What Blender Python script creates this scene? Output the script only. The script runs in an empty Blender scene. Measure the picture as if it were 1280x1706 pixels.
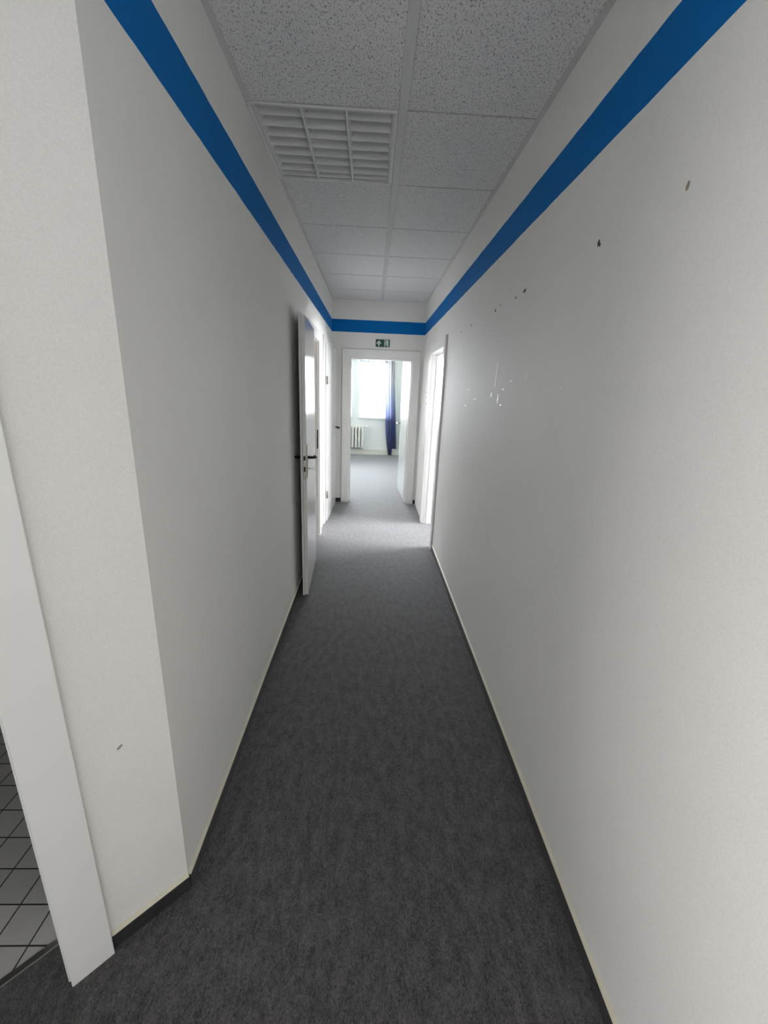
import bpy, bmesh, math, random
from mathutils import Vector, Matrix
random.seed(7)
PI = math.pi
scene = bpy.context.scene
C = scene.collection

# ---------------------------------------------------------------- camera
PITCH, YAW, ROLL = .2833, .0377, .0397
f = Vector((math.sin(YAW)*math.cos(PITCH), math.cos(YAW)*math.cos(PITCH), -math.sin(PITCH)))
r = Vector((math.cos(YAW), -math.sin(YAW), 0)); u = r.cross(f)
r2 = r*math.cos(ROLL)+u*math.sin(ROLL); u2 = -r*math.sin(ROLL)+u*math.cos(ROLL)
cam = bpy.data.cameras.new('camera'); co = bpy.data.objects.new('camera', cam); C.objects.link(co)
m = Matrix.Identity(4)
for i in range(3):
    m[i][0] = r2[i]; m[i][1] = u2[i]; m[i][2] = -f[i]
m.translation = (.529, 0, 1.5206)
co.matrix_world = m
cam.sensor_fit = 'VERTICAL'; cam.sensor_height = 24; cam.lens = 695.3/1706*24; cam.clip_start = .02
scene.camera = co

# ---------------------------------------------------------------- light
scene.view_settings.view_transform = 'Standard'; scene.view_settings.look = 'None'
scene.view_settings.gamma = 1; scene.view_settings.use_curve_mapping = False
scene.view_settings.exposure = 0.48
w = bpy.data.worlds.new('sky'); scene.world = w; w.use_nodes = True
bg = w.node_tree.nodes['Background']; bg.inputs[0].default_value = (.86, .94, 1, 1); bg.inputs[1].default_value = 1.0

def daylight(name, loc, direction, sx, sy, watts, col=(1, 1, 1), spread=180):
    l = bpy.data.lights.new(name, 'AREA'); l.shape = 'RECTANGLE'; l.size = sx; l.size_y = sy
    l.energy = watts; l.color = col; l.spread = math.radians(spread)
    o = bpy.data.objects.new(name, l); C.objects.link(o); o.location = loc
    o.rotation_euler = Vector(direction).to_track_quat('-Z', 'Y').to_euler()
    return o
YBW = 5.679+2.3
COOL = (.90, .955, 1)
daylight('daylight_far_window', (.62, 10.68, 1.6), (0, -1, 0), .95, 1.5, 310, COOL)
daylight('daylight_far_left_window', (-.8, 10.68, 1.6), (0, -1, 0), 1.3, 1.5, 280, COOL)
daylight('fill_far_room_side', (-3.4, YBW, 1.6), (1, 0, 0), 2.2, 1.5, 60, COOL)  # unseen source added to brighten the far room
daylight('daylight_side_room_facade', (2.8, 10.68, 1.6), (0, -1, 0), 1.4, 1.5, 320, COOL)
daylight('daylight_side_room_window', (4.75, 5.6, 1.6), (-1, 0, 0), 4.2, 1.6, 1080, (.96, .98, 1))
daylight('fill_hall_rear', (2.0, -3.5, 1.6), (0, 1, 0), 2.2, 1.7, 15, (1, .985, .96))  # added behind the camera to supply daylight to the corridor
daylight('fill_hall_right', (3.5, -1.75, 1.6), (-1, 0, 0), 1.9, 1.6, 42, (1, .985, .96))  # added out of view for sideways fill light in the hall
daylight('fill_hall_left', (-1.62, -1.75, 1.5), (1, 0, 0), 1.9, 1.9, 160, (1, .985, .96))  # added out of view to lift the right corridor wall

# ---------------------------------------------------------------- materials
def mat(name):
    m = bpy.data.materials.new(name); m.use_nodes = True
    return m, m.node_tree, m.node_tree.nodes['Principled BSDF']
def simple(name, col, rough=.5, metal=0, spec=.5, coat=0):
    m, t, b = mat(name)
    b.inputs['Base Color'].default_value = (*col, 1); b.inputs['Roughness'].default_value = rough
    b.inputs['Metallic'].default_value = metal; b.inputs['Specular IOR Level'].default_value = spec
    b.inputs['Coat Weight'].default_value = coat
    # very slight procedural tone variation
    n = t.nodes.new('ShaderNodeTexNoise'); n.inputs['Scale'].default_value = 6
    x = t.nodes.new('ShaderNodeTexCoord'); t.links.new(x.outputs['Object'], n.inputs['Vector'])
    mx = t.nodes.new('ShaderNodeMix'); mx.data_type = 'RGBA'
    mx.inputs[6].default_value = (*[c*.96 for c in col], 1); mx.inputs[7].default_value = (*[min(1, c*1.03) for c in col], 1)
    t.links.new(n.outputs['Fac'], mx.inputs[0]); t.links.new(mx.outputs[2], b.inputs['Base Color'])
    return m

def wall_mat(name, col, rough, stripe=False, bump=.12, scale=260, spec=.4):
    m, t, b = mat(name)
    N = t.nodes.new; L = t.links.new
    x = N('ShaderNodeTexCoord')
    n1 = N('ShaderNodeTexNoise'); n1.inputs['Scale'].default_value = scale; n1.inputs['Detail'].default_value = 3
    n2 = N('ShaderNodeTexNoise'); n2.inputs['Scale'].default_value = 2.2; n2.inputs['Detail'].default_value = 4
    L(x.outputs['Object'], n1.inputs['Vector']); L(x.outputs['Object'], n2.inputs['Vector'])
    mx = N('ShaderNodeMix'); mx.data_type = 'RGBA'
    mx.inputs[6].default_value = (*[c*.965 for c in col], 1); mx.inputs[7].default_value = (*[min(1, c*1.03) for c in col], 1)
    L(n2.outputs['Fac'], mx.inputs[0])
    mg = N('ShaderNodeMix'); mg.data_type = 'RGBA'; mg.blend_type = 'MULTIPLY'; mg.inputs[0].default_value = 1
    ramp = N('ShaderNodeMapRange'); ramp.inputs[1].default_value = .3; ramp.inputs[2].default_value = .7
    ramp.inputs[3].default_value = .955; ramp.inputs[4].default_value = 1.035
    L(n1.outputs['Fac'], ramp.inputs[0]); L(mx.outputs[2], mg.inputs[6]); L(ramp.outputs[0], mg.inputs[7])
    out = mg.outputs[2]
    if stripe:
        s = N('ShaderNodeSeparateXYZ'); L(x.outputs['Object'], s.inputs[0])
        wn = N('ShaderNodeTexNoise'); wn.inputs['Scale'].default_value = 9; L(x.outputs['Object'], wn.inputs['Vector'])
        wob = N('ShaderNodeMath'); wob.operation = 'MULTIPLY_ADD'; wob.inputs[1].default_value = .006; 
        L(wn.outputs['Fac'], wob.inputs[0]); L(s.outputs['Z'], wob.inputs[2])
        a = N('ShaderNodeMath'); a.operation = 'GREATER_THAN'; a.inputs[1].default_value = 2.2117; L(wob.outputs[0], a.inputs[0])
        c = N('ShaderNodeMath'); c.operation = 'LESS_THAN'; c.inputs[1].default_value = 2.3564; L(wob.outputs[0], c.inputs[0])
        k = N('ShaderNodeMath'); k.operation = 'MULTIPLY'; L(a.outputs[0], k.inputs[0]); L(c.outputs[0], k.inputs[1])
        mb = N('ShaderNodeMix'); mb.data_type = 'RGBA'; L(k.outputs[0], mb.inputs[0]); L(out, mb.inputs[6])
        mb.inputs[7].default_value = (.0, .15, .47, 1)
        out = mb.outputs[2]
    L(out, b.inputs['Base Color'])
    b.inputs['Roughness'].default_value = rough; b.inputs['Specular IOR Level'].default_value = spec
    bp = N('ShaderNodeBump'); bp.inputs['Strength'].default_value = bump; bp.inputs['Distance'].default_value = .002
    L(n1.outputs['Fac'], bp.inputs['Height']); L(bp.outputs[0], b.inputs['Normal'])
    return m

M = {}
M['wall'] = wall_mat('painted_plaster_with_blue_band', (.85, .838, .81), .65, True, spec=.13)
M['wall_plain'] = wall_mat('painted_plaster', (.86, .855, .835), .6)
M['wall_far'] = wall_mat('pale_room_paint', (.82, .85, .82), .6)
M['lacquer'] = simple('white_door_lacquer', (.86, .855, .84), .16, 0, .5, .3)
M['frame'] = simple('white_frame_lacquer', (.85, .845, .83), .3)
M['lining'] = simple('cream_lining_paint', (.84, .80, .76), .35)
M['steel'] = simple('brushed_steel', (.55, .54, .5), .35, 1)
M['bronze'] = simple('dark_bronze', (.045, .028, .02), .35, .7)
M['dark'] = simple('dark_hole', (.02, .018, .016), .8)
M['radiator'] = simple('cream_radiator_enamel', (.80, .78, .70), .35)
M['caulk'] = simple('yellowed_caulk', (.70, .66, .53), .5)
M['white_plastic'] = simple('white_plastic', (.8, .8, .8), .4)
M['lamp_white'] = simple('lamp_white_enamel', (.80, .81, .81), .5)
M['housing'] = simple('lamp_housing_grey', (.28, .28, .29), .5)
M['tube'] = simple('unlit_tube_glass', (.6, .6, .6), .2)
M['hole'] = simple('screw_hole_dirt', (.09, .075, .06), .9)
M['stain'] = simple('brown_smudge', (.34, .29, .25), .9)
M['scuff'] = simple('bare_plaster_scratch', (1, 1, .99), .4)
M['sign_green'] = simple('sign_green', (.008, .075, .055), .4)
M['sign_white'] = simple('sign_white', (.62, .72, .68), .4)
M['seam'] = simple('painted_shadow_grey', (.36, .34, .31), .9)  # even dark grey standing in for shade along the casing edges
M['brass'] = simple('hinge_metal', (.20, .17, .13), .4, .8)

def carpet_mat(name, lo, hi, sheen=.5):
    m, t, b = mat(name); N = t.nodes.new; L = t.links.new
    x = N('ShaderNodeTexCoord'); mp = N('ShaderNodeMapping'); mp.inputs['Scale'].default_value = (1, .42, 1)
    L(x.outputs['Object'], mp.inputs[0])
    n1 = N('ShaderNodeTexNoise'); n1.inputs['Scale'].default_value = 150; n1.inputs['Detail'].default_value = 6; n1.inputs['Roughness'].default_value = .7
    n2 = N('ShaderNodeTexNoise'); n2.inputs['Scale'].default_value = 30; n2.inputs['Detail'].default_value = 6; n2.inputs['Roughness'].default_value = .75
    n3 = N('ShaderNodeTexNoise'); n3.inputs['Scale'].default_value = 420; n3.inputs['Detail'].default_value = 2
    for n in (n1, n2, n3): L(mp.outputs[0], n.inputs['Vector'])
    a = N('ShaderNodeMath'); a.operation = 'ADD'; L(n1.outputs['Fac'], a.inputs[0]); L(n2.outputs['Fac'], a.inputs[1])
    a2 = N('ShaderNodeMath'); a2.operation = 'ADD'; L(a.outputs[0], a2.inputs[0]); L(n3.outputs['Fac'], a2.inputs[1])
    rp = N('ShaderNodeValToRGB'); e = rp.color_ramp.elements
    e[0].position = .41; e[0].color = (*lo, 1); e[1].position = .62; e[1].color = (*hi, 1)
    mr = N('ShaderNodeMath'); mr.operation = 'MULTIPLY'; mr.inputs[1].default_value = 1/3; L(a2.outputs[0], mr.inputs[0])
    L(mr.outputs[0], rp.inputs[0]); L(rp.outputs[0], b.inputs['Base Color'])
    b.inputs['Roughness'].default_value = .75; b.inputs['Specular IOR Level'].default_value = .35
    b.inputs['Sheen Weight'].default_value = sheen; b.inputs['Sheen Roughness'].default_value = .45
    b.inputs['Sheen Tint'].default_value = (.90, .89, .92, 1)
    bp = N('ShaderNodeBump'); bp.inputs['Strength'].default_value = .35; bp.inputs['Distance'].default_value = .003
    L(a2.outputs[0], bp.inputs['Height']); L(bp.outputs[0], b.inputs['Normal'])
    return m
M['carpet'] = carpet_mat('charcoal_needle_felt_carpet', (.016, .016, .016), (.155, .148, .15))
M['carpet_strip'] = carpet_mat('dark_carpet_skirting', (.010, .010, .010), (.035, .034, .035), .12)

def tile_mat():
    m, t, b = mat('grey_floor_tiles'); N = t.nodes.new; L = t.links.new
    x = N('ShaderNodeTexCoord'); mp = N('ShaderNodeMapping')
    mp.inputs['Location'].default_value = (.383, -.802, 0); L(x.outputs['Object'], mp.inputs[0])
    br = N('ShaderNodeTexBrick'); br.offset = 0; br.squash = 1
    br.inputs['Scale'].default_value = 1; br.inputs['Brick Width'].default_value = .0975; br.inputs['Row Height'].default_value = .0975
    br.inputs['Mortar Size'].default_value = .0022; br.inputs['Mortar Smooth'].default_value = .1
    br.inputs['Color1'].default_value = (.55, .54, .53, 1); br.inputs['Color2'].default_value = (.48, .475, .47, 1)
    br.inputs['Mortar'].default_value = (.025, .022, .02, 1); br.inputs['Bias'].default_value = 0
    L(mp.outputs[0], br.inputs['Vector']); L(br.outputs['Color'], b.inputs['Base Color'])
    b.inputs['Roughness'].default_value = .45
    bp = N('ShaderNodeBump'); bp.inputs['Strength'].default_value = .4; bp.inputs['Distance'].default_value = .002; bp.invert = True
    L(br.outputs['Fac'], bp.inputs['Height']); L(bp.outputs[0], b.inputs['Normal'])
    return m
M['tiles'] = tile_mat()

def ceiling_mat():
    m, t, b = mat('mineral_fibre_ceiling_tile'); N = t.nodes.new; L = t.links.new
    x = N('ShaderNodeTexCoord'); mp = N('ShaderNodeMapping'); mp.inputs['Scale'].default_value = (1, .45, 1)
    L(x.outputs['Object'], mp.inputs[0])
    n1 = N('ShaderNodeTexNoise'); n1.inputs['Scale'].default_value = 240; n1.inputs['Detail'].default_value = 4
    n1.inputs['Roughness'].default_value = .6; n1.inputs['Distortion'].default_value = .6
    L(mp.outputs[0], n1.inputs['Vector'])
    rp = N('ShaderNodeValToRGB'); e = rp.color_ramp.elements
    e[0].position = .33; e[0].color = (.26, .26, .26, 1); e[1].position = .46; e[1].color = (.86, .86, .865, 1)
    L(n1.outputs['Fac'], rp.inputs[0]); L(rp.outputs[0], b.inputs['Base Color'])
    b.inputs['Roughness'].default_value = .9; b.inputs['Specular IOR Level'].default_value = .2
    bp = N('ShaderNodeBump'); bp.inputs['Strength'].default_value = .6; bp.inputs['Distance'].default_value = .004
    L(rp.outputs[0], bp.inputs['Height']); L(bp.outputs[0], b.inputs['Normal'])
    return m
M['ceiling'] = ceiling_mat()
M['tee'] = simple('grey_ceiling_rail', (.66, .66, .67), .5)

def cloth_mat(name, col, transl, transp):
    m, t, b = mat(name); N = t.nodes.new; L = t.links.new
    b.inputs['Base Color'].default_value = (*col, 1); b.inputs['Roughness'].default_value = .8
    x = N('ShaderNodeTexCoord'); wv = N('ShaderNodeTexWave'); wv.inputs['Scale'].default_value = 60
    L(x.outputs['Object'], wv.inputs['Vector'])
    bp = N('ShaderNodeBump'); bp.inputs['Strength'].default_value = .1; L(wv.outputs['Fac'], bp.inputs['Height']); L(bp.outputs[0], b.inputs['Normal'])
    tr = N('ShaderNodeBsdfTranslucent'); tr.inputs[0].default_value = (*col, 1)
    tp = N('ShaderNodeBsdfTransparent')
    a = N('ShaderNodeMixShader'); a.inputs[0].default_value = transl; L(b.outputs[0], a.inputs[1]); L(tr.outputs[0], a.inputs[2])
    c = N('ShaderNodeMixShader'); c.inputs[0].default_value = transp; L(a.outputs[0], c.inputs[1]); L(tp.outputs[0], c.inputs[2])
    L(c.outputs[0], t.nodes['Material Output'].inputs[0])
    return m
M['sheer'] = cloth_mat('white_sheer_net', (.9, .9, .9), .6, .5)
M['lace'] = cloth_mat('white_net_heading', (.50, .55, .58), .04, .02)
M['blue_cloth'] = cloth_mat('blue_curtain_cloth', (.1, .1, .2), .3, .1)
t = M['blue_cloth'].node_tree; N = t.nodes.new; L = t.links.new      # colour runs from navy at the hem to grey at the top
x = N('ShaderNodeTexCoord'); sp = N('ShaderNodeSeparateXYZ'); L(x.outputs['Object'], sp.inputs[0])
mr = N('ShaderNodeMapRange'); mr.inputs[1].default_value = 0; mr.inputs[2].default_value = 2.2; L(sp.outputs['Z'], mr.inputs[0])
cr = N('ShaderNodeValToRGB'); e = cr.color_ramp.elements
e[0].position = 0; e[0].color = (.02, .03, .13, 1); e[1].position = .80; e[1].color = (.21, .21, .22, 1)
k = e.new(.28); k.color = (.045, .065, .22, 1); k = e.new(.47); k.color = (.11, .14, .28, 1)
L(mr.outputs[0], cr.inputs[0])
for n_ in t.nodes:
    if n_.type == 'BSDF_PRINCIPLED': L(cr.outputs[0], n_.inputs['Base Color'])
    if n_.type == 'BSDF_TRANSLUCENT': L(cr.outputs[0], n_.inputs[0])

def glass_mat():
    m, t, b = mat('window_glass'); N = t.nodes.new; L = t.links.new
    g = N('ShaderNodeBsdfGlossy'); g.inputs['Roughness'].default_value = .02
    tp = N('ShaderNodeBsdfTransparent'); fr = N('ShaderNodeFresnel')
    a = N('ShaderNodeMixShader'); L(fr.outputs[0], a.inputs[0]); L(tp.outputs[0], a.inputs[1]); L(g.outputs[0], a.inputs[2])
    L(a.outputs[0], t.nodes['Material Output'].inputs[0])
    return m
M['glass'] = glass_mat()

# ---------------------------------------------------------------- mesh helpers
def box(bm, x0, x1, y0, y1, z0, z1, mx=None):
    vs = [bm.verts.new(mx @ Vector(p) if mx else p) for p in
          [(x0, y0, z0), (x1, y0, z0), (x1, y1, z0), (x0, y1, z0), (x0, y0, z1), (x1, y0, z1), (x1, y1, z1), (x0, y1, z1)]]
    for q in ((3, 2, 1, 0), (4, 5, 6, 7), (0, 1, 5, 4), (1, 2, 6, 5), (2, 3, 7, 6), (3, 0, 4, 7)):
        bm.faces.new([vs[i] for i in q])
    return bm
def prism(bm, prof, axis, a, b):
    """extrude closed profile of 2-D points along axis ('x','y','z') from a to b"""
    def P(p, s):
        return {'x': (s, p[0], p[1]), 'y': (p[0], s, p[1]), 'z': (p[0], p[1], s)}[axis]
    A = [bm.verts.new(P(p, a)) for p in prof]; B = [bm.verts.new(P(p, b)) for p in prof]
    n = len(prof)
    for i in range(n):
        bm.faces.new((A[i], A[(i+1) % n], B[(i+1) % n], B[i]))
    bm.faces.new(A[::-1]); bm.faces.new(B)
    return bm
def tube(bm, pts, rad, seg=12, flat=1):
    """tube along a polyline with caps; rad may be a list"""
    pts = [Vector(p) for p in pts]; rings = []
    prev = None
    for i, p in enumerate(pts):
        d = (pts[min(i+1, len(pts)-1)]-pts[max(i-1, 0)]).normalized()
        up = Vector((0, 0, 1)) if abs(d.z) < .9 else Vector((1, 0, 0))
        s = d.cross(up).normalized(); t_ = s.cross(d).normalized()
        R_ = rad[i] if isinstance(rad, (list, tuple)) else rad
        rings.append([bm.verts.new(p+s*math.cos(2*PI*k/seg)*R_*flat+t_*math.sin(2*PI*k/seg)*R_) for k in range(seg)])
    for a, b in zip(rings, rings[1:]):
        for k in range(seg):
            bm.faces.new((a[k], a[(k+1) % seg], b[(k+1) % seg], b[k]))
    bm.faces.new(rings[0][::-1]); bm.faces.new(rings[-1])
    return bm
def obj(name, bm, m, parent=None, bevel=0, smooth=False, seg=2):
    bmesh.ops.recalc_face_normals(bm, faces=bm.faces)
    me = bpy.data.meshes.new(name); bm.to_mesh(me); bm.free()
    if smooth:
        for p in me.polygons: p.use_smooth = True
    o = bpy.data.objects.new(name, me); C.objects.link(o)
    me.materials.append(m)
    if parent: o.parent = parent
    if bevel:
        b = o.modifiers.new('bevel', 'BEVEL'); b.width = bevel; b.segments = seg; b.limit_method = 'ANGLE'; b.angle_limit = math.radians(40)
    return o
def empty(name, loc=(0, 0, 0), rz=0, parent=None):
    o = bpy.data.objects.new(name, None); C.objects.link(o); o.location = loc; o.rotation_euler = (0, 0, rz)
    o.empty_display_size = .1
    if parent: o.parent = parent
    return o
def tag(o, label=None, cat=None, group=None, kind=None):
    if label: o['label'] = label
    if cat: o['category'] = cat
    if group: o['group'] = group
    if kind: o['kind'] = kind
    return o
def struct(o, label=None, cat=None):
    return tag(o, label, cat, None, 'structure')
BM = bmesh.new

def wall(name, m, origin, ang, length, thick, z1, openings=(), label=None, z0=0.0):
    """solid wall: runs from origin along ang; thickness goes to the LEFT of that direction; mesh in world coordinates"""
    bm = BM()
    ss = sorted({0, length, *[o[0] for o in openings], *[o[1] for o in openings]})
    zs = sorted({z0, z1, *[o[2] for o in openings], *[o[3] for o in openings]})
    d = Vector((math.cos(ang), math.sin(ang), 0)); n = Vector((-math.sin(ang), math.cos(ang), 0)); O = Vector((*origin, 0))
    cache = {}
    def V(s, t, z):
        k = (round(s, 5), round(t, 5), round(z, 5))
        if k not in cache: cache[k] = bm.verts.new(O+d*s+n*t+Vector((0, 0, z)))
        return cache[k]
    def solid(i, j):
        if i < 0 or j < 0 or i >= len(ss)-1 or j >= len(zs)-1: return False
        s = (ss[i]+ss[i+1])/2; z = (zs[j]+zs[j+1])/2
        return not any(o[0] < s < o[1] and o[2] < z < o[3] for o in openings)
    for i in range(len(ss)-1):
        for j in range(len(zs)-1):
            if not solid(i, j): continue
            a, b, c, e = ss[i], ss[i+1], zs[j], zs[j+1]
            bm.faces.new((V(a, 0, c), V(b, 0, c), V(b, 0, e), V(a, 0, e)))
            bm.faces.new((V(a, thick, c), V(a, thick, e), V(b, thick, e), V(b, thick, c)))
            if not solid(i-1, j): bm.faces.new((V(a, 0, c), V(a, 0, e), V(a, thick, e), V(a, thick, c)))
            if not solid(i+1, j): bm.faces.new((V(b, 0, c), V(b, thick, c), V(b, thick, e), V(b, 0, e)))
            if not solid(i, j-1): bm.faces.new((V(a, 0, c), V(a, thick, c), V(b, thick, c), V(b, 0, c)))
            if not solid(i, j+1): bm.faces.new((V(a, 0, e), V(b, 0, e), V(b, thick, e), V(a, thick, e)))
    o = obj(name, bm, m)
    return struct(o, label, 'wall')

# ---------------------------------------------------------------- dimensions
W = 1.172; YB = 5.679; CE = 2.583; FY = 10.28; LT = .125
S45 = math.sqrt(.5)

# ---------------------------------------------------------------- floors
SA = Vector((-0.0, .945)); UA = Vector((-S45, -S45)); NA = Vector((S45, -S45))     # splayed wall: start, run, normal to the hall
def splay(t, nrm): p = SA+UA*t+NA*nrm; return (p.x, p.y)
bm = BM()
thr0 = splay(-.17, -.12); 
poly = [(-1.29, -3.1), (W+.06, -3.1), (W+.06, 3.9), (4.4, 3.2), (4.4, FY+.1), (-3.1, FY+.1), (-3.1, 5.74), (-2.2, 5.74), (-2.2, 3.2), (-.06, 3.2), (-.06, .80+.06), ]
q0 = splay(.30, -.115); q1 = splay(1.18, -.115); q2 = splay(1.78, -.115)
poly = [(-1.29, -3.1), (3.25, -3.1), (3.25, -.5), (W+.06, -.5), (W+.06, 3.7), (4.45, 3.0), (4.45, FY+.1), (-3.1, FY+.1), (-3.1, 5.74), (-2.2, 5.74), (-2.2, 3.25), (-.06, 3.25), (-.06, splay(.1, -.115)[1]+.05), splay(.12, -.115), q0, q1, (-1.29, q2[1])]
vt = [bm.verts.new((x, y, 0)) for x, y in poly]; bv = [bm.verts.new((x, y, -.12)) for x, y in poly]
bm.faces.new(vt); bm.faces.new(bv[::-1])
for i in range(len(vt)):
    j = (i+1) % len(vt); bm.faces.new((vt[i], bv[i], bv[j], vt[j]))
bmesh.ops.triangulate(bm, faces=[fc for fc in bm.faces if len(fc.verts) > 4])
struct(obj('floor', bm, M['carpet']), 'charcoal grey heathered needle-felt carpet running down the corridor', 'floor')
bm = BM()
a0 = splay(-.1, -.13); a1 = splay(1.9, -.13)
poly = [(-.06, 3.2), (-3.0, 3.2), (-3.0, a1[1]), a1, splay(.05, -.13), (-.06, .98)]
vt = [bm.verts.new((x, y, 0)) for x, y in poly]; bv = [bm.verts.new((x, y, -.12)) for x, y in poly]
bm.faces.new(vt); bm.faces.new(bv[::-1])
for i in range(len(vt)):
    j = (i+1) % len(vt); bm.faces.new((vt[i], bv[i], bv[j], vt[j]))
struct(obj('floor', bm, M['tiles']), 'small square grey floor tiles with dark joints beyond the left door opening', 'floor')
bm = BM()   # metal threshold strip between tiles and carpet
p0 = splay(.30, -.128); p1 = splay(1.18, -.128)
pa, pb, pc, pd = splay(.30, -.131), splay(.30, -.112), splay(1.18, -.112), splay(1.18, -.131)
vs = [bm.verts.new((*p, z)) for z in (-.01, .004) for p in (pa, pb, pc, pd)]
for q in ((0, 1, 2, 3), (4, 5, 6, 7), (0, 1, 5, 4), (1, 2, 6, 5), (2, 3, 7, 6), (3, 0, 4, 7)): bm.faces.new([vs[i] for i in q])
struct(obj('trim_1', bm, M['steel'], bevel=.001), 'thin metal threshold strip between grey tiles and dark carpet', 'threshold')

# ---------------------------------------------------------------- walls
T = .12
D1 = (3.58, 4.25); D2 = (4.74, 5.57); DR = (3.98, 4.80); OH = 1.92
# left wall runs -y .. from far to near so that its thickness lies to x<0 : direction +y has left = -x
wall('wall_left', M['wall'], (0, .945), PI/2, YB-.945, T, 2.75, [(D1[0]-.945, D1[1]-.945, 0, OH+.03), (D2[0]-.945, D2[1]-.945, 0, OH+.05)],
     'long white corridor wall with blue band on the left')
# right wall : direction -y has left = +x
wall('wall_right', M['wall'], (W, YB+.0), -PI/2, YB+.55, LT, 2.75, [(YB-DR[1], YB-DR[0], 0, OH)],
     'long white corridor wall with blue band on the right, marked by screw holes')
# end wall: direction +x has left = +y
wall('wall_end', M['wall'], (-.6, YB), 0, .6+W+LT+3.2, T, 2.75, [(.6+.225, .6+1.045, 0, OH)],
     'end wall of the corridor with blue band above the doorway')
# splayed wall, thickness away from hall
wall('wall_entry', M['wall'], (SA.x+UA.x*1.75, SA.y+UA.y*1.75), PI/4, 1.75, .22, 2.75, [(1.75-1.168, 1.75-.293, 0, OH)],
     'short angled white wall beside the tiled room opening')
wall('wall_hall', M['wall_plain'], (-1.24, -3.1), PI/2, 2.85, .12, 2.75, [(.4, 2.3, .5, 2.45)])
wall('wall_rear', M['wall_plain'], (3.2, -3.1), PI, 3.2+1.36, .12, 2.75, [(.1, 2.3, .77, 2.43)])
wall('wall_hall_right', M['wall_plain'], (3.2, -.43), -PI/2, 2.79, .12, 2.75, [(.37, 2.27, .8, 2.4)])
wall('wall_hall_front', M['wall_plain'], (3.3, -.55), PI, 3.3-W-LT, -.12, 2.75)
# tiled side room
wall('wall_tiled_room_far', M['wall_plain'], (-3.0, 3.1), 0, 2.88, .1, 2.75)
wall('wall_tiled_room_left', M['wall_plain'], (-3.0, -.6), PI/2, 3.8, .1, 2.75)
wall('wall_tiled_room_near', M['wall_plain'], (-1.36, -.5), PI, 1.74, .1, 2.75)
# left store room behind the open door
wall('wall_store_near', M['wall_plain'], (-2.1, 3.3), 0, 1.98, .06, 2.75)
wall('wall_store_left', M['wall_plain'], (-2.1, 3.2), PI/2, 2.5, .1, 2.75)
wall('wall_store_divider', M['wall_plain'], (-.12, 4.5), PI, 1.98, .08, 2.75)
# side room on the right
wall('wall_side_room_near', M['wall_plain'], (4.4, 3.1), PI, 4.4-W-LT, .1, 2.75)
wall('wall_side_room_right', M['wall_plain'], (4.3, FY+.4), -PI/2, FY+.4-3.0, .15, 2.75, [(FY+.4-7.7, FY+.4-3.3, .87, 2.35)])
# far room
bmw = wall('wall_window', M['wall_far'], (-3.1, FY), 0, 7.5, .3, 2.75,
     [(3.1-1.45, 3.1+.05, .87, 2.32), (3.1+.235, 3.1+1.0, .87, 2.32), (3.1+2.2, 3.1+3.5, .87, 2.32)],
     'pale window wall of the far room')
wall('wall_far_room_left', M['wall_far'], (-3.0, YB), PI/2, FY-YB+.3, .1, 2.75, [(1.2, 3.4, .87, 2.32)])
wall('wall_far_room_right', M['wall_far'], (1.215, FY), -PI/2, FY-YB-T, .1, 2.75)

# ---------------------------------------------------------------- ceiling
TILE = .625; YA = 2.0228
bm = BM()
rows = [YA+TILE*k for k in range(-8, 7)]
lampk = (YA, YA+TILE)
for a in rows:
    b = min(a+TILE, YB)
    if b-a < .05: continue
    for c, (x0, x1) in enumerate(((.002, .6015), (.6335, W-.002))):
        if c == 0 and abs(a-YA) < .01: continue
        if a < .95 and c == 0: x0 = -1.2 if a < -.3 else -.62
        box(bm, x0, x1, a+.005, b-.005, CE, CE+.018)
ceil = struct(obj('ceiling', bm, M['ceiling'], bevel=.0), 'suspended ceiling of grey pitted mineral tiles', 'ceiling')
bm = BM(); box(bm, .6, .635, -2.98, YB, CE-.004, CE+.03); obj('ceiling_rail', bm, M['tee'], ceil, bevel=.001)
for xa, xb in ((0, .022), (W-.022, W)):
    bm = BM(); box(bm, xa, xb, .95, YB, CE-.003, CE-.0005)
    obj('wall_angle', bm, M['tee'], ceil)
bm = BM(); box(bm, 0, W, YB-.02, YB, CE-.003, CE-.0005); obj('wall_angle', bm, M['tee'], ceil)
bm = BM(); box(bm, -3.1, 4.5, -3.6, FY+.3, 2.75, 2.9)
M['slab'] = simple('dim_concrete', (.2, .2, .2), .9)
struct(obj('ceiling', bm, M['slab']), 'plain slab above the suspended ceiling', 'ceiling')
bm = BM(); box(bm, 0, W, .95, .97, CE+.02, 2.75); struct(obj('leak_blocker', bm, M['slab']), 'unseen board above the suspended ceiling, added to block a light leak', 'trim')  # hidden blocker, added to keep hall light out of the ceiling void
bm = BM(); box(bm, -3.0, 1.21, YB+T, FY, 2.60, 2.66); struct(obj('ceiling', bm, M['wall_far']), 'plain pale ceiling of the far room', 'ceiling')

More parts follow.
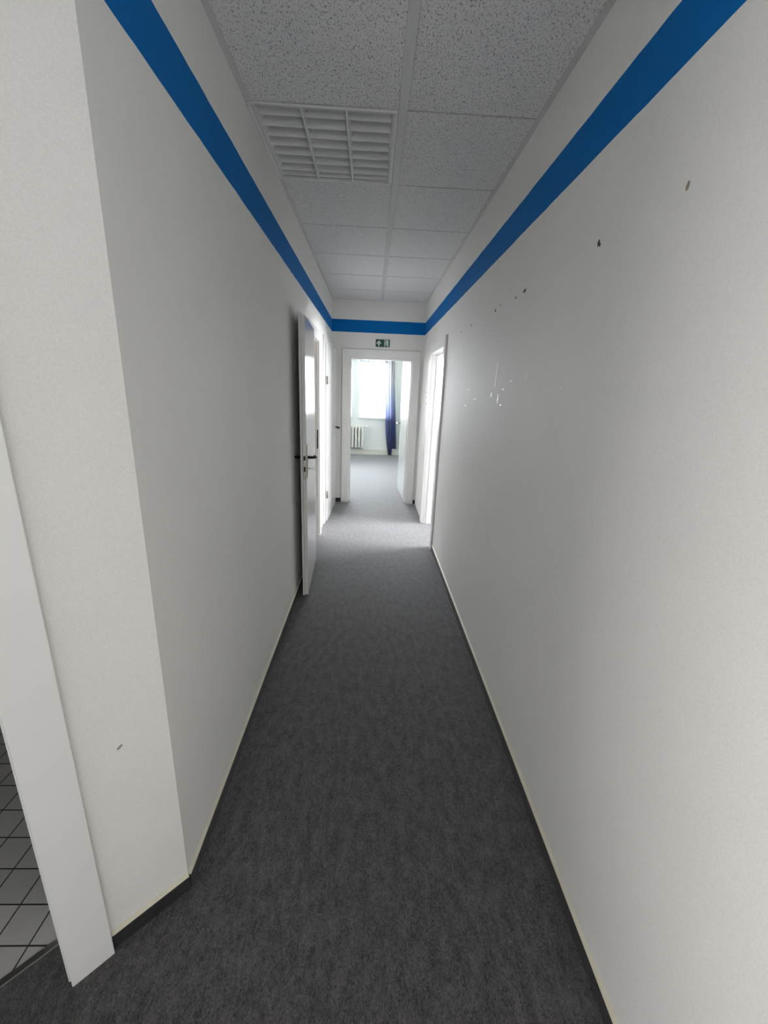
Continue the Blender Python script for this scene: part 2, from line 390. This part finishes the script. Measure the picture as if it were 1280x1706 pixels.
# ---------------------------------------------------------------- skirting of dark carpet with a caulk bead
def skirt(name, pts, label, h=.055, th=.008, bead=True):
    """pts: two floor points; strip stands on the LEFT-hand side of wall face (towards the room)"""
    a = Vector((*pts[0], 0)); b = Vector((*pts[1], 0)); L_ = (b-a).length; ang = math.atan2((b-a).y, (b-a).x)
    bm = BM(); box(bm, 0, L_, -th, 0, 0, h)
    mx = Matrix.Translation(a) @ Matrix.Rotation(ang, 4, 'Z')
    bmesh.ops.transform(bm, matrix=mx, verts=bm.verts)
    o = struct(obj(name, bm, M['carpet_strip'], bevel=.001), label, 'baseboard')
    if bead:
        bm = BM(); prism(bm, [(-th-.0015, h-.001), (0, h-.001), (0, h+.008), (-.003, h+.006), (-th-.001, h+.002)], 'x', 0, L_)
        bmesh.ops.transform(bm, matrix=mx, verts=bm.verts)
        obj('caulk_bead', bm, M['caulk'], o)
    return o
skirt('baseboard_left', ((0, .945), (0, D1[0]-.09)), 'dark carpet skirting strip along the left corridor wall')
skirt('baseboard_right', ((W, DR[0]-.09), (W, -.54)), 'dark carpet skirting strip along the right corridor wall')
skirt('baseboard_entry', (splay(.21, 0), splay(0.0, 0)), 'short dark skirting strip on the angled wall')
skirt('baseboard_end', ((0.0, YB), (.125, YB)), 'black skirting stub left of the end doorway', bead=False)
skirt('baseboard_end_right', ((1.14, YB), (W, YB)), 'black skirting stub right of the end doorway', bead=False)

# ---------------------------------------------------------------- doors
def door_frame(parent, w, h, thick, lm, both=True, cw=.09, ct=.016, stop=True, seam=True):
    """local: opening 0..w along x; room face at y=0, wall behind at y>0"""
    bm = BM(); e = .012
    for y0, y1 in (((-ct, 0), (thick, thick+ct)) if both else ((-ct, 0),)):
        g = e-.004
        prof = [(-cw, 0), (g, 0), (g, h-g), (w-g, h-g), (w-g, 0), (w+cw, 0), (w+cw, h+cw), (-cw, h+cw)]
        prism(bm, prof, 'y', y0, y1)
    obj('door_casing', bm, M['frame'], parent, bevel=.002)
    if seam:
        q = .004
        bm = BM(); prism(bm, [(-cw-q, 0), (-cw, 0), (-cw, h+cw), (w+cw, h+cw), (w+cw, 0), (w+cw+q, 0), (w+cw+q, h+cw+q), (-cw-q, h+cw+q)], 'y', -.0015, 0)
        obj('frame_shadow_line', bm, M['seam'], parent)  # thin outline painting the shadow line around the casing
    bm = BM()
    e = .012
    prof = [(-.002, 0), (e, 0), (e, h-e), (w-e, h-e), (w-e, 0), (w+.002, 0), (w+.002, h+.002), (-.002, h+.002)]
    prism(bm, prof, 'y', .0, thick)
    if not stop:
        obj('door_lining', bm, lm, parent, bevel=.0015); return
    prof = [(e-.001, 0), (e+.014, 0), (e+.014, h-e-.014), (w-e-.014, h-e-.014), (w-e-.014, 0), (w-e+.001, 0), (w-e+.001, h-e+.001), (e-.001, h-e+.001)]
    prism(bm, prof, 'y', .045, thick-.002)
    obj('door_lining', bm, lm, parent, bevel=.0015)

def lever(parent, x, y, z, side, dirx, mt, length=.11, key=True, plate=M['steel']):
    """on leaf face at y; side = +-1 outward normal along y; dirx = direction in which the lever points"""
    bm = BM(); box(bm, x-.02, x+.02, min(y, y+side*.006), max(y, y+side*.006), z-.14, z+.085)
    obj('handle_plate', bm, plate, parent, bevel=.003)
    bm = BM()
    tube(bm, [(x, y+side*.005, z), (x, y+side*.038, z), (x+dirx*.006, y+side*.05, z), (x+dirx*.02, y+side*.056, z),
              (x+dirx*length*.6, y+side*.057, z-.002), (x+dirx*length, y+side*.052, z-.003), (x+dirx*(length+.008), y+side*.04, z-.003)],
         [.011, .010, .010, .0105, .0095, .008, .006], 12)
    obj('lever_handle', bm, mt, parent, smooth=True)
    if key:
        bm = BM(); yk = y+side*.006; zk = z-.078
        tube(bm, [(x, yk, zk), (x, yk+side*.03, zk)], .003, 8)
        # bow ring
        pts = [(x, yk+side*(.04+.011*math.cos(a)), zk+.011*math.sin(a)) for a in [2*PI*k/14 for k in range(15)]]
        tube(bm, pts, .0022, 6)
        obj('key', bm, M['steel'], parent, smooth=True)

def leaf(parent, w, h, name='door_leaf', t=.04, z0=.008):
    """local: hinge axis at origin, leaf extends to +x, main face at y=0 (lip side), body to +y"""
    bm = BM()
    box(bm, .013, w-.013, .0145, t, z0, h-.013)
    box(bm, 0, w, 0, .0145, z0, h)
    return obj(name, bm, M['lacquer'], parent, bevel=.002)

# door 1 : open left door, folded back against the left wall
d1 = struct(empty('door_1', (0, D1[0], 0)), 'open white door folded back almost flat against the left wall', 'door')
fr = empty('door_frame', parent=d1); fr.rotation_euler = (0, 0, PI/2); fr.name = 'door_frame'
# frame local: x along +y world, local +y -> world -x
bmf = fr
def frame_in(parent_obj, frame_rot, w, h, thick, lm, **k):
    """build frame pieces under parent_obj with rotated meshes"""
    before = set(C.objects)
    door_frame(parent_obj, w, h, thick, lm, **k)
    for o in set(C.objects)-before:
        o.data.transform(Matrix.Rotation(frame_rot, 4, 'Z'))
bpy.data.objects.remove(fr)
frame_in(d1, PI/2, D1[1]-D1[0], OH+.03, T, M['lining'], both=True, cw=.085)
# leaf points toward the camera: from hinge (.052,3.60) to (.09,2.88)
def leaf_obj(parent, hinge, ang, w, h, flip=False, t=.04, z0=.008):
    """leaf mesh in the parent's space; ang = direction of the leaf; body lies to the left of that direction (flip: right)"""
    o = leaf(parent, w, h, t=t, z0=z0)
    if flip:
        o.data.transform(Matrix.Scale(-1, 4, (0, 1, 0))); o.data.flip_normals()
    o.location = (*hinge, 0); o.rotation_euler = (0, 0, ang)
    return o
# visible face (x+) is the plain body side; lip side is toward the wall when folded back -> body on corridor side
hx, hy = .050, 3.60-D1[0]
ang = math.atan2(2.88-3.60, .052-.018)
l1 = leaf_obj(d1, (.012, 3.60-D1[0]), ang, .72, 1.975)
l1.location = (.012, .012, 0)
# body +y local is left of leaf direction (pointing -y) => +x world : good
lever(l1, .665, .04, 1.05, 1, -1, M['bronze'], length=.095)
lever(l1, .665, 0, 1.05, -1, -1, M['bronze'], length=.095, key=False)
l1.location = (.014, .012, 0)
bm = BM(); box(bm, .7065, .7085, .0165, .0365, .90, 1.15); obj('lock_faceplate', bm, M['steel'], l1, bevel=.0005)
bm = BM(); box(bm, .7075, .7145, .020, .033, 1.035, 1.065); obj('latch_bolt', bm, M['bronze'], l1, bevel=.001)
bm = BM(); box(bm, .7075, .7105, .020, .033, .955, .99); obj('dead_bolt', bm, M['bronze'], l1, bevel=.001)
for z in (.25, 1.7):
    bm = BM(); tube(bm, [(0.004, -.004, z), (0.004, -.004, z+.09)], .007, 10)
    o = obj('hinge', bm, M['brass'], l1, smooth=True)
# strike plate in the far lining
bm = BM(); box(bm, .0, .012, D1[1]-D1[0]-.014, D1[1]-D1[0]-.0125, .93, 1.12)
bm2 = bm; o = obj('strike_plate', bm2, M['bronze'], d1); o.location = (-.012, 0, 0)

# door 2 : left door by the end wall, slightly ajar
d2 = struct(empty('door_2', (0, D2[0], 0)), 'white door left of the end doorway, barely ajar, dark lever handle', 'door')
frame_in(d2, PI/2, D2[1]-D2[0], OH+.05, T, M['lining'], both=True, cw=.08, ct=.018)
a2 = math.atan2(.92, -.0)
l2 = leaf(d2, D2[1]-D2[0]+.02, 1.985)
# local x -> +y world, body (+y local) -> -x world
l2.rotation_euler = (0, 0, PI/2-math.radians(1.9)); l2.location = (.036, -.008, 0)
lever(l2, D2[1]-D2[0]-.05, 0, 1.04, -1, -1, M['bronze'], length=.1, key=False)
for z in (.29, 1.56):
    bm = BM(); tube(bm, [(-.004, -.004, z), (-.004, -.004, z+.085)], .008, 10); obj('hinge', bm, M['brass'], l2, smooth=True)
bm = BM(); box(bm, .42, .45, -.0015, .0, 1.70, 1.76); obj('hook_mark', bm, M['stain'], l2)

# door 3 : doorway in the end wall, leaf opened into the far room
d3 = struct(empty('door_3', (.225, YB, 0)), 'white doorway in the end wall with its glossy leaf opened into the far room', 'door')
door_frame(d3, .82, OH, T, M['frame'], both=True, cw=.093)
l3 = leaf(d3, .84, OH-.005)
# hinge at right jamb on far side, leaf direction +y(+ slightly -x)
l3.data.transform(Matrix.Scale(-1, 4, (0, 1, 0))); l3.data.flip_normals()
l3.rotation_euler = (0, 0, math.atan2(.84, -.035)); l3.location = (.82+.008+.0, T+.018, 0)
l3.data.transform(Matrix.Translation((0, .04, 0)))
lever(l3, .79, .04, 1.045, 1, -1, M['steel'], length=.11, key=False)
lever(l3, .79, 0, 1.045, -1, -1, M['steel'], length=.11, key=False)
for z in (.25, 1.6):
    bm = BM(); tube(bm, [(-.004, -.002, z), (-.004, -.002, z+.085)], .008, 10); obj('hinge', bm, M['brass'], l3, smooth=True)

# door 4 : open doorway in the right wall, no leaf in view
d4 = struct(empty('door_4', (W, DR[1], 0)), 'white open doorway in the right corridor wall spilling daylight', 'door')
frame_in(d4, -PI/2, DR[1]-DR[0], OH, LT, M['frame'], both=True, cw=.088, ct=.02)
bm = BM(); box(bm, .02, LT+.02, -.020, -.012, 0, .085); o = obj('plinth_block', bm, M['frame'], d4, bevel=.001)

# door 5 : door frame of the tiled room in the angled wall
p = splay(.299, 0)
d5 = struct(empty('door_5', (p[0], p[1], 0)), 'white door frame in the angled wall opening to the tiled room', 'door')
frame_in(d5, PI/4+PI, .875, OH, .22, M['frame'], both=True, cw=.089, ct=.018, stop=False, seam=False)
for o in d5.children:
    pass
# frame local +y must go away from the hall: rotation by pi+pi/4 sends +y to (+.7,-.7) = hall, so mirror it
for o in [c for c in C.objects if c.parent == d5]:
    o.data.transform(Matrix.Rotation(-(PI/4+PI), 4, 'Z')); o.data.transform(Matrix.Scale(-1, 4, (0, 1, 0))); o.data.transform(Matrix.Rotation(PI/4+PI, 4, 'Z'))
    o.data.flip_normals()

# ---------------------------------------------------------------- windows
def window(name, x0, x1, z0, z1, y, label, axis='y', at=None):
    t = struct(empty(name, ((x0+x1)/2, y, z0)), label, 'window')
    w_, h = x1-x0, z1-z0
    bm = BM(); e = .055
    def fr(a, b, c, d, y0, y1, e):
        prism(bm, [(a, c), (b, c), (b, d), (a, d)], 'y', y0, y1)
    for (a, b, c, d) in ((-w_/2, -w_/2+e, 0, h), (w_/2-e, w_/2, 0, h), (-w_/2+e, w_/2-e, 0, e), (-w_/2+e, w_/2-e, h-e, h)):
        box(bm, a, b, -.03, .03, c, d)
    n = 2 if w_ > .9 else 1
    obj('window_frame', bm, M['white_plastic'], t, bevel=.003)
    for k in range(n):
        a = -w_/2+e+(w_-2*e)*k/n; b = -w_/2+e+(w_-2*e)*(k+1)/n
        bm = BM(); s = .05
        for (p_, q_, c, d) in ((a, a+s, e, h-e), (b-s, b, e, h-e), (a+s, b-s, e, e+s), (a+s, b-s, h-e-s, h-e)):
            box(bm, p_, q_, -.045, .02, c, d)
        sash = obj('window_sash', bm, M['white_plastic'], t, bevel=.003)
        bm = BM(); box(bm, a+s-.005, b-s+.005, -.008, -.004, e+s-.005, h-e-s+.005); obj('pane', bm, M['glass'], sash)
    return t
window('window_1', .235, 1.0, .87, 2.32, FY+.21, 'overexposed white window of the far room, straight through the end doorway')
window('window_2', -1.45, .05, .87, 2.32, FY+.21, 'sliver of bright window at the left edge of the end doorway')
window('window_3', 2.2, 3.5, .87, 2.32, FY+.21, 'bright window strip seen through the right doorway')
w4 = window('window_4', -2.2, 2.2, .87, 2.35, 0, 'wide window of the side room on the right')
w4.location = (4.40, 5.5, .87); w4.rotation_euler = (0, 0, -PI/2)
w5 = window('fill_window_5', -1.1, 1.1, .77, 2.43, 0, 'wide unseen window behind the camera, added to supply daylight')
w5.location = (2.0, -3.17, .77); w5.rotation_euler = (0, 0, PI)
w6 = window('fill_window_6', -.95, .95, .8, 2.4, 0, 'unseen window added at the right of the hall behind the camera for side light')
w6.location = (3.26, -1.75, .8); w6.rotation_euler = (0, 0, -PI/2)
w8 = window('fill_window_8', -1.1, 1.1, .87, 2.32, 0, 'unseen window added on the left side of the far room to brighten it')
w8.location = (-3.06, YB+2.3, .87); w8.rotation_euler = (0, 0, PI/2)
w7 = window('fill_window_7', -.95, .95, .5, 2.45, 0, 'unseen window added at the left of the hall behind the camera to light the right wall')
w7.location = (-1.30, -1.75, .5); w7.rotation_euler = (0, 0, PI/2)
def sill(a, b, parent=None, name='trim_2'):
    bm = BM(); box(bm, a-.03, b+.03, FY-.05, FY+.16, .85, .885)
    struct(obj(name, bm, M['white_plastic'], bevel=.006), None, 'window sill')
sill(.235, 1.0, name='trim_2'); sill(-1.45, .05, name='trim_3'); sill(2.2, 3.5, name='trim_4')
bm = BM(); box(bm, -3.0, 1.215, FY-.07, FY, 0, .125); box(bm, -3.0, 1.215, FY-.078, FY, .105, .13)
struct(obj('trim_5', bm, M['radiator'], bevel=.003), 'tall cream baseboard box under the far windows', 'trim')

# ---------------------------------------------------------------- curtains
def sheet(name, x0, x1, z0, z1, amp, waves, m, parent, y=0, ph=0, scallop=0, taper=None, nx=110, nz=40, thick=.0012):
    bm = BM(); V = []
    for i in range(nx+1):
        s = i/nx; col = []
        for j in range(nz+1):
            t_ = j/nz
            a, b = x0, x1
            if taper: a, b = taper(t_)
            x = a+(b-a)*s
            zb = z0+(scallop*abs(math.sin(PI*s*waves*.5)) if scallop else 0)
            z = zb+(z1-zb)*t_
            yy = y+amp*(math.sin(2*PI*waves*s+ph+.5*math.sin(3*t_)))+amp*.35*math.sin(2*PI*waves*2.3*s+2*t_)
            col.append(bm.verts.new((x, yy, z)))
        V.append(col)
    for i in range(nx):
        for j in range(nz):
            bm.faces.new((V[i][j], V[i+1][j], V[i+1][j+1], V[i][j+1]))
    o = obj(name, bm, m, parent, smooth=True)
    return o
def net(name, x0, x1, label):
    t = tag(empty(name, ((x0+x1)/2, FY-.02, .895)), label, 'curtain', 'net curtains of the far room')
    w_ = (x1-x0)/2
    sheet('net_panel', -w_, w_, .0, 1.28, .008, int((x1-x0)*16), M['sheer'], t)
    sheet('net_heading', -w_, w_, 1.215, 1.31, .010, int((x1-x0)*20), M['lace'], t, y=-.012, scallop=.02, nz=6)
    bm = BM(); tube(bm, [(-w_-.04, 0.0, 1.315), (w_+.04, 0.0, 1.315)], .008, 10); obj('curtain_rail', bm, M['white_plastic'], t, smooth=True)
    return t
net('net_curtain', .235, .86, 'white net curtain with scalloped heading over the middle far window')
n2 = net('net_curtain', -1.45, .05, 'white net curtain at the left edge of the end doorway')
cu = tag(empty('curtain', (.95, FY-.12, 0)), 'long blue curtain hanging to the floor beside the far window', 'curtain')
def tp1(t_):   # t=0 floor, 1 top (local x around .95)
    wl = [(.0, .0, .085), (.12, -.045, .10), (.3, -.085, .11), (.5, -.105, .09), (.7, -.115, .06), (1, -.15, .05)]
    for (a, p, q), (b, p2, q2) in zip(wl, wl[1:]):
        if t_ <= b: k = (t_-a)/(b-a); return p+(p2-p)*k, q+(q2-q)*k
    return wl[-1][1:]
sheet('curtain_panel', 0, 0, .012, 2.27, .022, 3, M['blue_cloth'], cu, y=0, taper=tp1)
def tp2(t_):
    wl = [(.0, .07, .20), (.3, .06, .16), (.5, .035, .13), (.75, .02, .09), (1, -.02, .07)]
    for (a, p, q), (b, p2, q2) in zip(wl, wl[1:]):
        if t_ <= b: k = (t_-a)/(b-a); return p+(p2-p)*k, q+(q2-q)*k
    return wl[-1][1:]
sheet('curtain_panel', 0, 0, .16, 2.27, .016, 2.5, M['blue_cloth'], cu, y=.045, taper=tp2, ph=1)
bm = BM(); tube(bm, [(-.8, 0.01, 2.3), (.2, 0.01, 2.3)], .012, 12)
obj('curtain_rod', bm, M['white_plastic'], cu, smooth=True)
for k in range(4):
    bm = BM(); pts = [(-.10+.045*k, .01+.019*math.cos(a), 2.293+.02*math.sin(a)) for a in [2*PI*i/14 for i in range(15)]]
    tube(bm, pts, .0025, 6); obj('curtain_ring', bm, M['steel'], cu, smooth=True)

# ---------------------------------------------------------------- radiator
ra = tag(empty('radiator', (.355, FY-.12, .155)), 'cream column radiator under the far windows, seen through the end doorway', 'radiator')
N_SEC = 10; P = .0775
for k in range(N_SEC):
    xc = -P/2-k*P+.005
    bm = BM()
    hw = P/2-.0135
    prism(bm, [(xc-hw, .045), (xc-hw+.012, .02), (xc+hw-.012, .02), (xc+hw, .045), (xc+hw, .50), (xc+hw-.012, .53), (xc-hw+.012, .53), (xc-hw, .50)], 'y', -.055, .095)
    box(bm, xc-P/2-.0005, xc+P/2+.0005, -.04, .04, .485, .54); box(bm, xc-P/2, xc+P/2, -.02, .02, .01, .05)
    obj('radiator_section', bm, M['radiator'], ra, bevel=.006, seg=3)
bm = BM(); tube(bm, [(0, 0, .515), (.035, 0, .515)], .011, 12); obj('valve_body', bm, M['steel'], ra, smooth=True)
bm = BM(); tube(bm, [(.035, 0, .515), (.05, -.0, .515), (.085, -.0, .515), (.09, 0, .515)], [.014, .024, .022, .012], 14); obj('valve_knob', bm, M['lamp_white'], ra, smooth=True)
for xx in (-.08, -.6):
    bm = BM(); box(bm, xx-.012, xx+.012, .03, .12, .40, .43); obj('wall_bracket', bm, M['radiator'], ra)

# ---------------------------------------------------------------- ceiling lamp
la = tag(empty('ceiling_lamp', (.301, YA+TILE/2, CE)), 'switched-off square louvre lamp with three columns, recessed in the grey tiled ceiling', 'ceiling lamp')
bm = BM(); hx_, hy_ = .2985, TILE/2-.003
def rim(bm, ox, oy, ix, iy, z0, z1):
    box(bm, -ox, ox, -oy, -iy, z0, z1); box(bm, -ox, ox, iy, oy, z0, z1)
    box(bm, -ox, -ix, -iy, iy, z0, z1); box(bm, ix, ox, -iy, iy, z0, z1)
rim(bm, hx_, hy_, hx_-.014, hy_-.013, -.004, .012)
obj('lamp_frame', bm, M['lamp_white'], la, bevel=.002)
bm = BM(); rim(bm, hx_, hy_, hx_-.003, hy_-.003, .012, .09); box(bm, -hx_, hx_, -hy_, hy_, .09, .093); obj('lamp_housing', bm, M['housing'], la)
iw = hx_-.014; il = hy_-.013
for s in (-1, 1):    # sloped side reflectors
    bm = BM(); prism(bm, [(s*iw, .0), (s*(iw-.004), .0), (s*(iw-.034), .055), (s*iw, .055)], 'y', -il, il); obj('side_reflector', bm, M['lamp_white'], la)
for xc in (-.088, .092):
    bm = BM(); prism(bm, [(xc-.0045, -.002), (xc+.0045, -.002), (xc+.018, .062), (xc-.018, .062)], 'y', -il, il); obj('louvre_divider', bm, M['lamp_white'], la)
NB = 9
for k in range(NB):
    yc = -il+2*il*k/(NB-1)
    yc = max(-il+.020, min(il-.020, yc))
    bm = BM(); prism(bm, [(yc-.0015, .004), (yc+.0015, .004), (yc+.015, .058), (yc-.015, .058)], 'x', -iw+.012, iw-.012); obj('louvre_blade', bm, M['lamp_white'], la)
for xc in (-.19, 0, .19):
    bm = BM(); tube(bm, [(xc, -il+.01, .073), (xc, il-.01, .073)], .013, 12); obj('lamp_tube', bm, M['tube'], la, smooth=True)

# ---------------------------------------------------------------- exit sign
sg = tag(empty('exit_sign', (.642, YB, 2.093)), 'small green emergency exit sign with white arrow above the end doorway', 'sign')
bm = BM(); box(bm, -.09, .09, -.006, 0, -.045, .045); obj('sign_board', bm, M['sign_green'], sg, bevel=.0015)
def flat(name, polys, m, parent, y=-.0062, th=.0012):
    bm = BM()
    for pl in polys: prism(bm, pl, 'y', y-th, y)
    return obj(name, bm, m, parent)
flat('sign_arrow', [[(-.081, -.002), (-.070, -.012), (-.058, .0), (-.058, -.034), (-.040, -.034), (-.040, 0), (-.028, -.012), (-.017, -.002), (-.049, .033)]], M['sign_white'], sg)
flat('sign_doorway', [[(.019, -.045), (.019, .038), (.073, .038), (.073, -.04), (.066, -.04), (.066, .031), (.026, .031), (.026, -.045)],
                      [(.045, .031), (.066, .031), (.066, -.04), (.055, -.033)]], M['sign_white'], sg)
import math as _m
circ = lambda cx, cz, r_: [(cx+r_*_m.cos(2*PI*i/14), cz+r_*_m.sin(2*PI*i/14)) for i in range(14)]
flat('running_figure', [circ(.043, .021, .007), [(.034, .012), (.047, .012), (.044, -.010), (.034, -.010)], [(.034, .011), (.024, .001), (.028, -.002), (.037, .006)],
     [(.046, .011), (.055, .001), (.052, -.002), (.043, .005)], [(.034, -.008), (.041, -.008), (.036, -.024), (.022, -.030), (.021, -.025), (.031, -.021)],
     [(.038, -.008), (.045, -.008), (.052, -.022), (.049, -.038), (.044, -.038), (.046, -.022)]], M['sign_white'], sg, y=-.0062)

# ---------------------------------------------------------------- marks on the walls
wr = bpy.data.objects['wall_right']
def blot(name, y, z, ry, rz, m, parent, x=W, seed=0, tilt=0):
    rn = random.Random(seed); bm = BM(); n = 16
    pts = []
    for i in range(n):
        a = 2*PI*i/n; k = 1+rn.uniform(-.25, .25)
        p_, q_ = ry*k*math.cos(a), rz*k*math.sin(a)
        pts.append((y+p_*math.cos(tilt)-q_*math.sin(tilt), z+p_*math.sin(tilt)+q_*math.cos(tilt)))
    prism(bm, pts, 'x', x-.0007, x+.0005)
    return obj(name, bm, m, parent)
for i, (y, z, a, b) in enumerate([(1.362, 1.954, .006, .009), (1.353, 1.947, .004, .005), (1.98, 1.955, .012, .006), (1.965, 1.957, .004, .008), (2.09, 1.951, .007, .006),
                                  (2.42, 1.951, .008, .008), (2.33, 1.961, .005, .005), (2.985, 1.958, .012, .007), (3.31, 1.956, .007, .006)]):
    blot('screw_hole', y, z, a, b, M['hole'], wr, seed=i)
blot('screw_hole', 1.006, 1.953, .0055, .008, M['stain'], wr, seed=41, tilt=.2)
for i, (y, z) in enumerate([(5.12, 1.52), (5.12, 1.46), (5.12, 1.39)]):
    blot('screw_hole', y, z, .02, .012, M['stain'], wr, seed=60+i)
for i, (y, z, a, b, tl) in enumerate([(2.13, 1.548, .018, .0035, 0), (2.20, 1.50, .006, .022, 0), (2.145, 1.472, .014, .003, .1), (2.27, 1.62, .004, .07, .15), (2.33, 1.52, .008, .012, .2),
                                     (2.02, 1.585, .012, .003, 0), (2.9, 1.545, .02, .003, 0), (2.95, 1.44, .02, .003, .2), (2.7, 1.49, .02, .003, 0), (1.82, 1.60, .003, .012, 0), (1.47, 1.553, .018, .0018, 0)]):
    blot('scratch', y, z, a, b, M['scuff'], wr, seed=100+i, tilt=tl)
we = bpy.data.objects['wall_entry']
bm = BM(); c_ = splay(.118, 0)
prism(bm, [(-.006, -.003), (0, -.005), (.008, .003), (.006, .007), (0, .004), (-.005, .001)], 'x', -.0006, .0006)
bmesh.ops.transform(bm, matrix=Matrix.Translation((c_[0], c_[1], .63)) @ Matrix.Rotation(-PI/4, 4, 'Z'), verts=bm.verts)
obj('scuff_mark', bm, M['stain'], we)
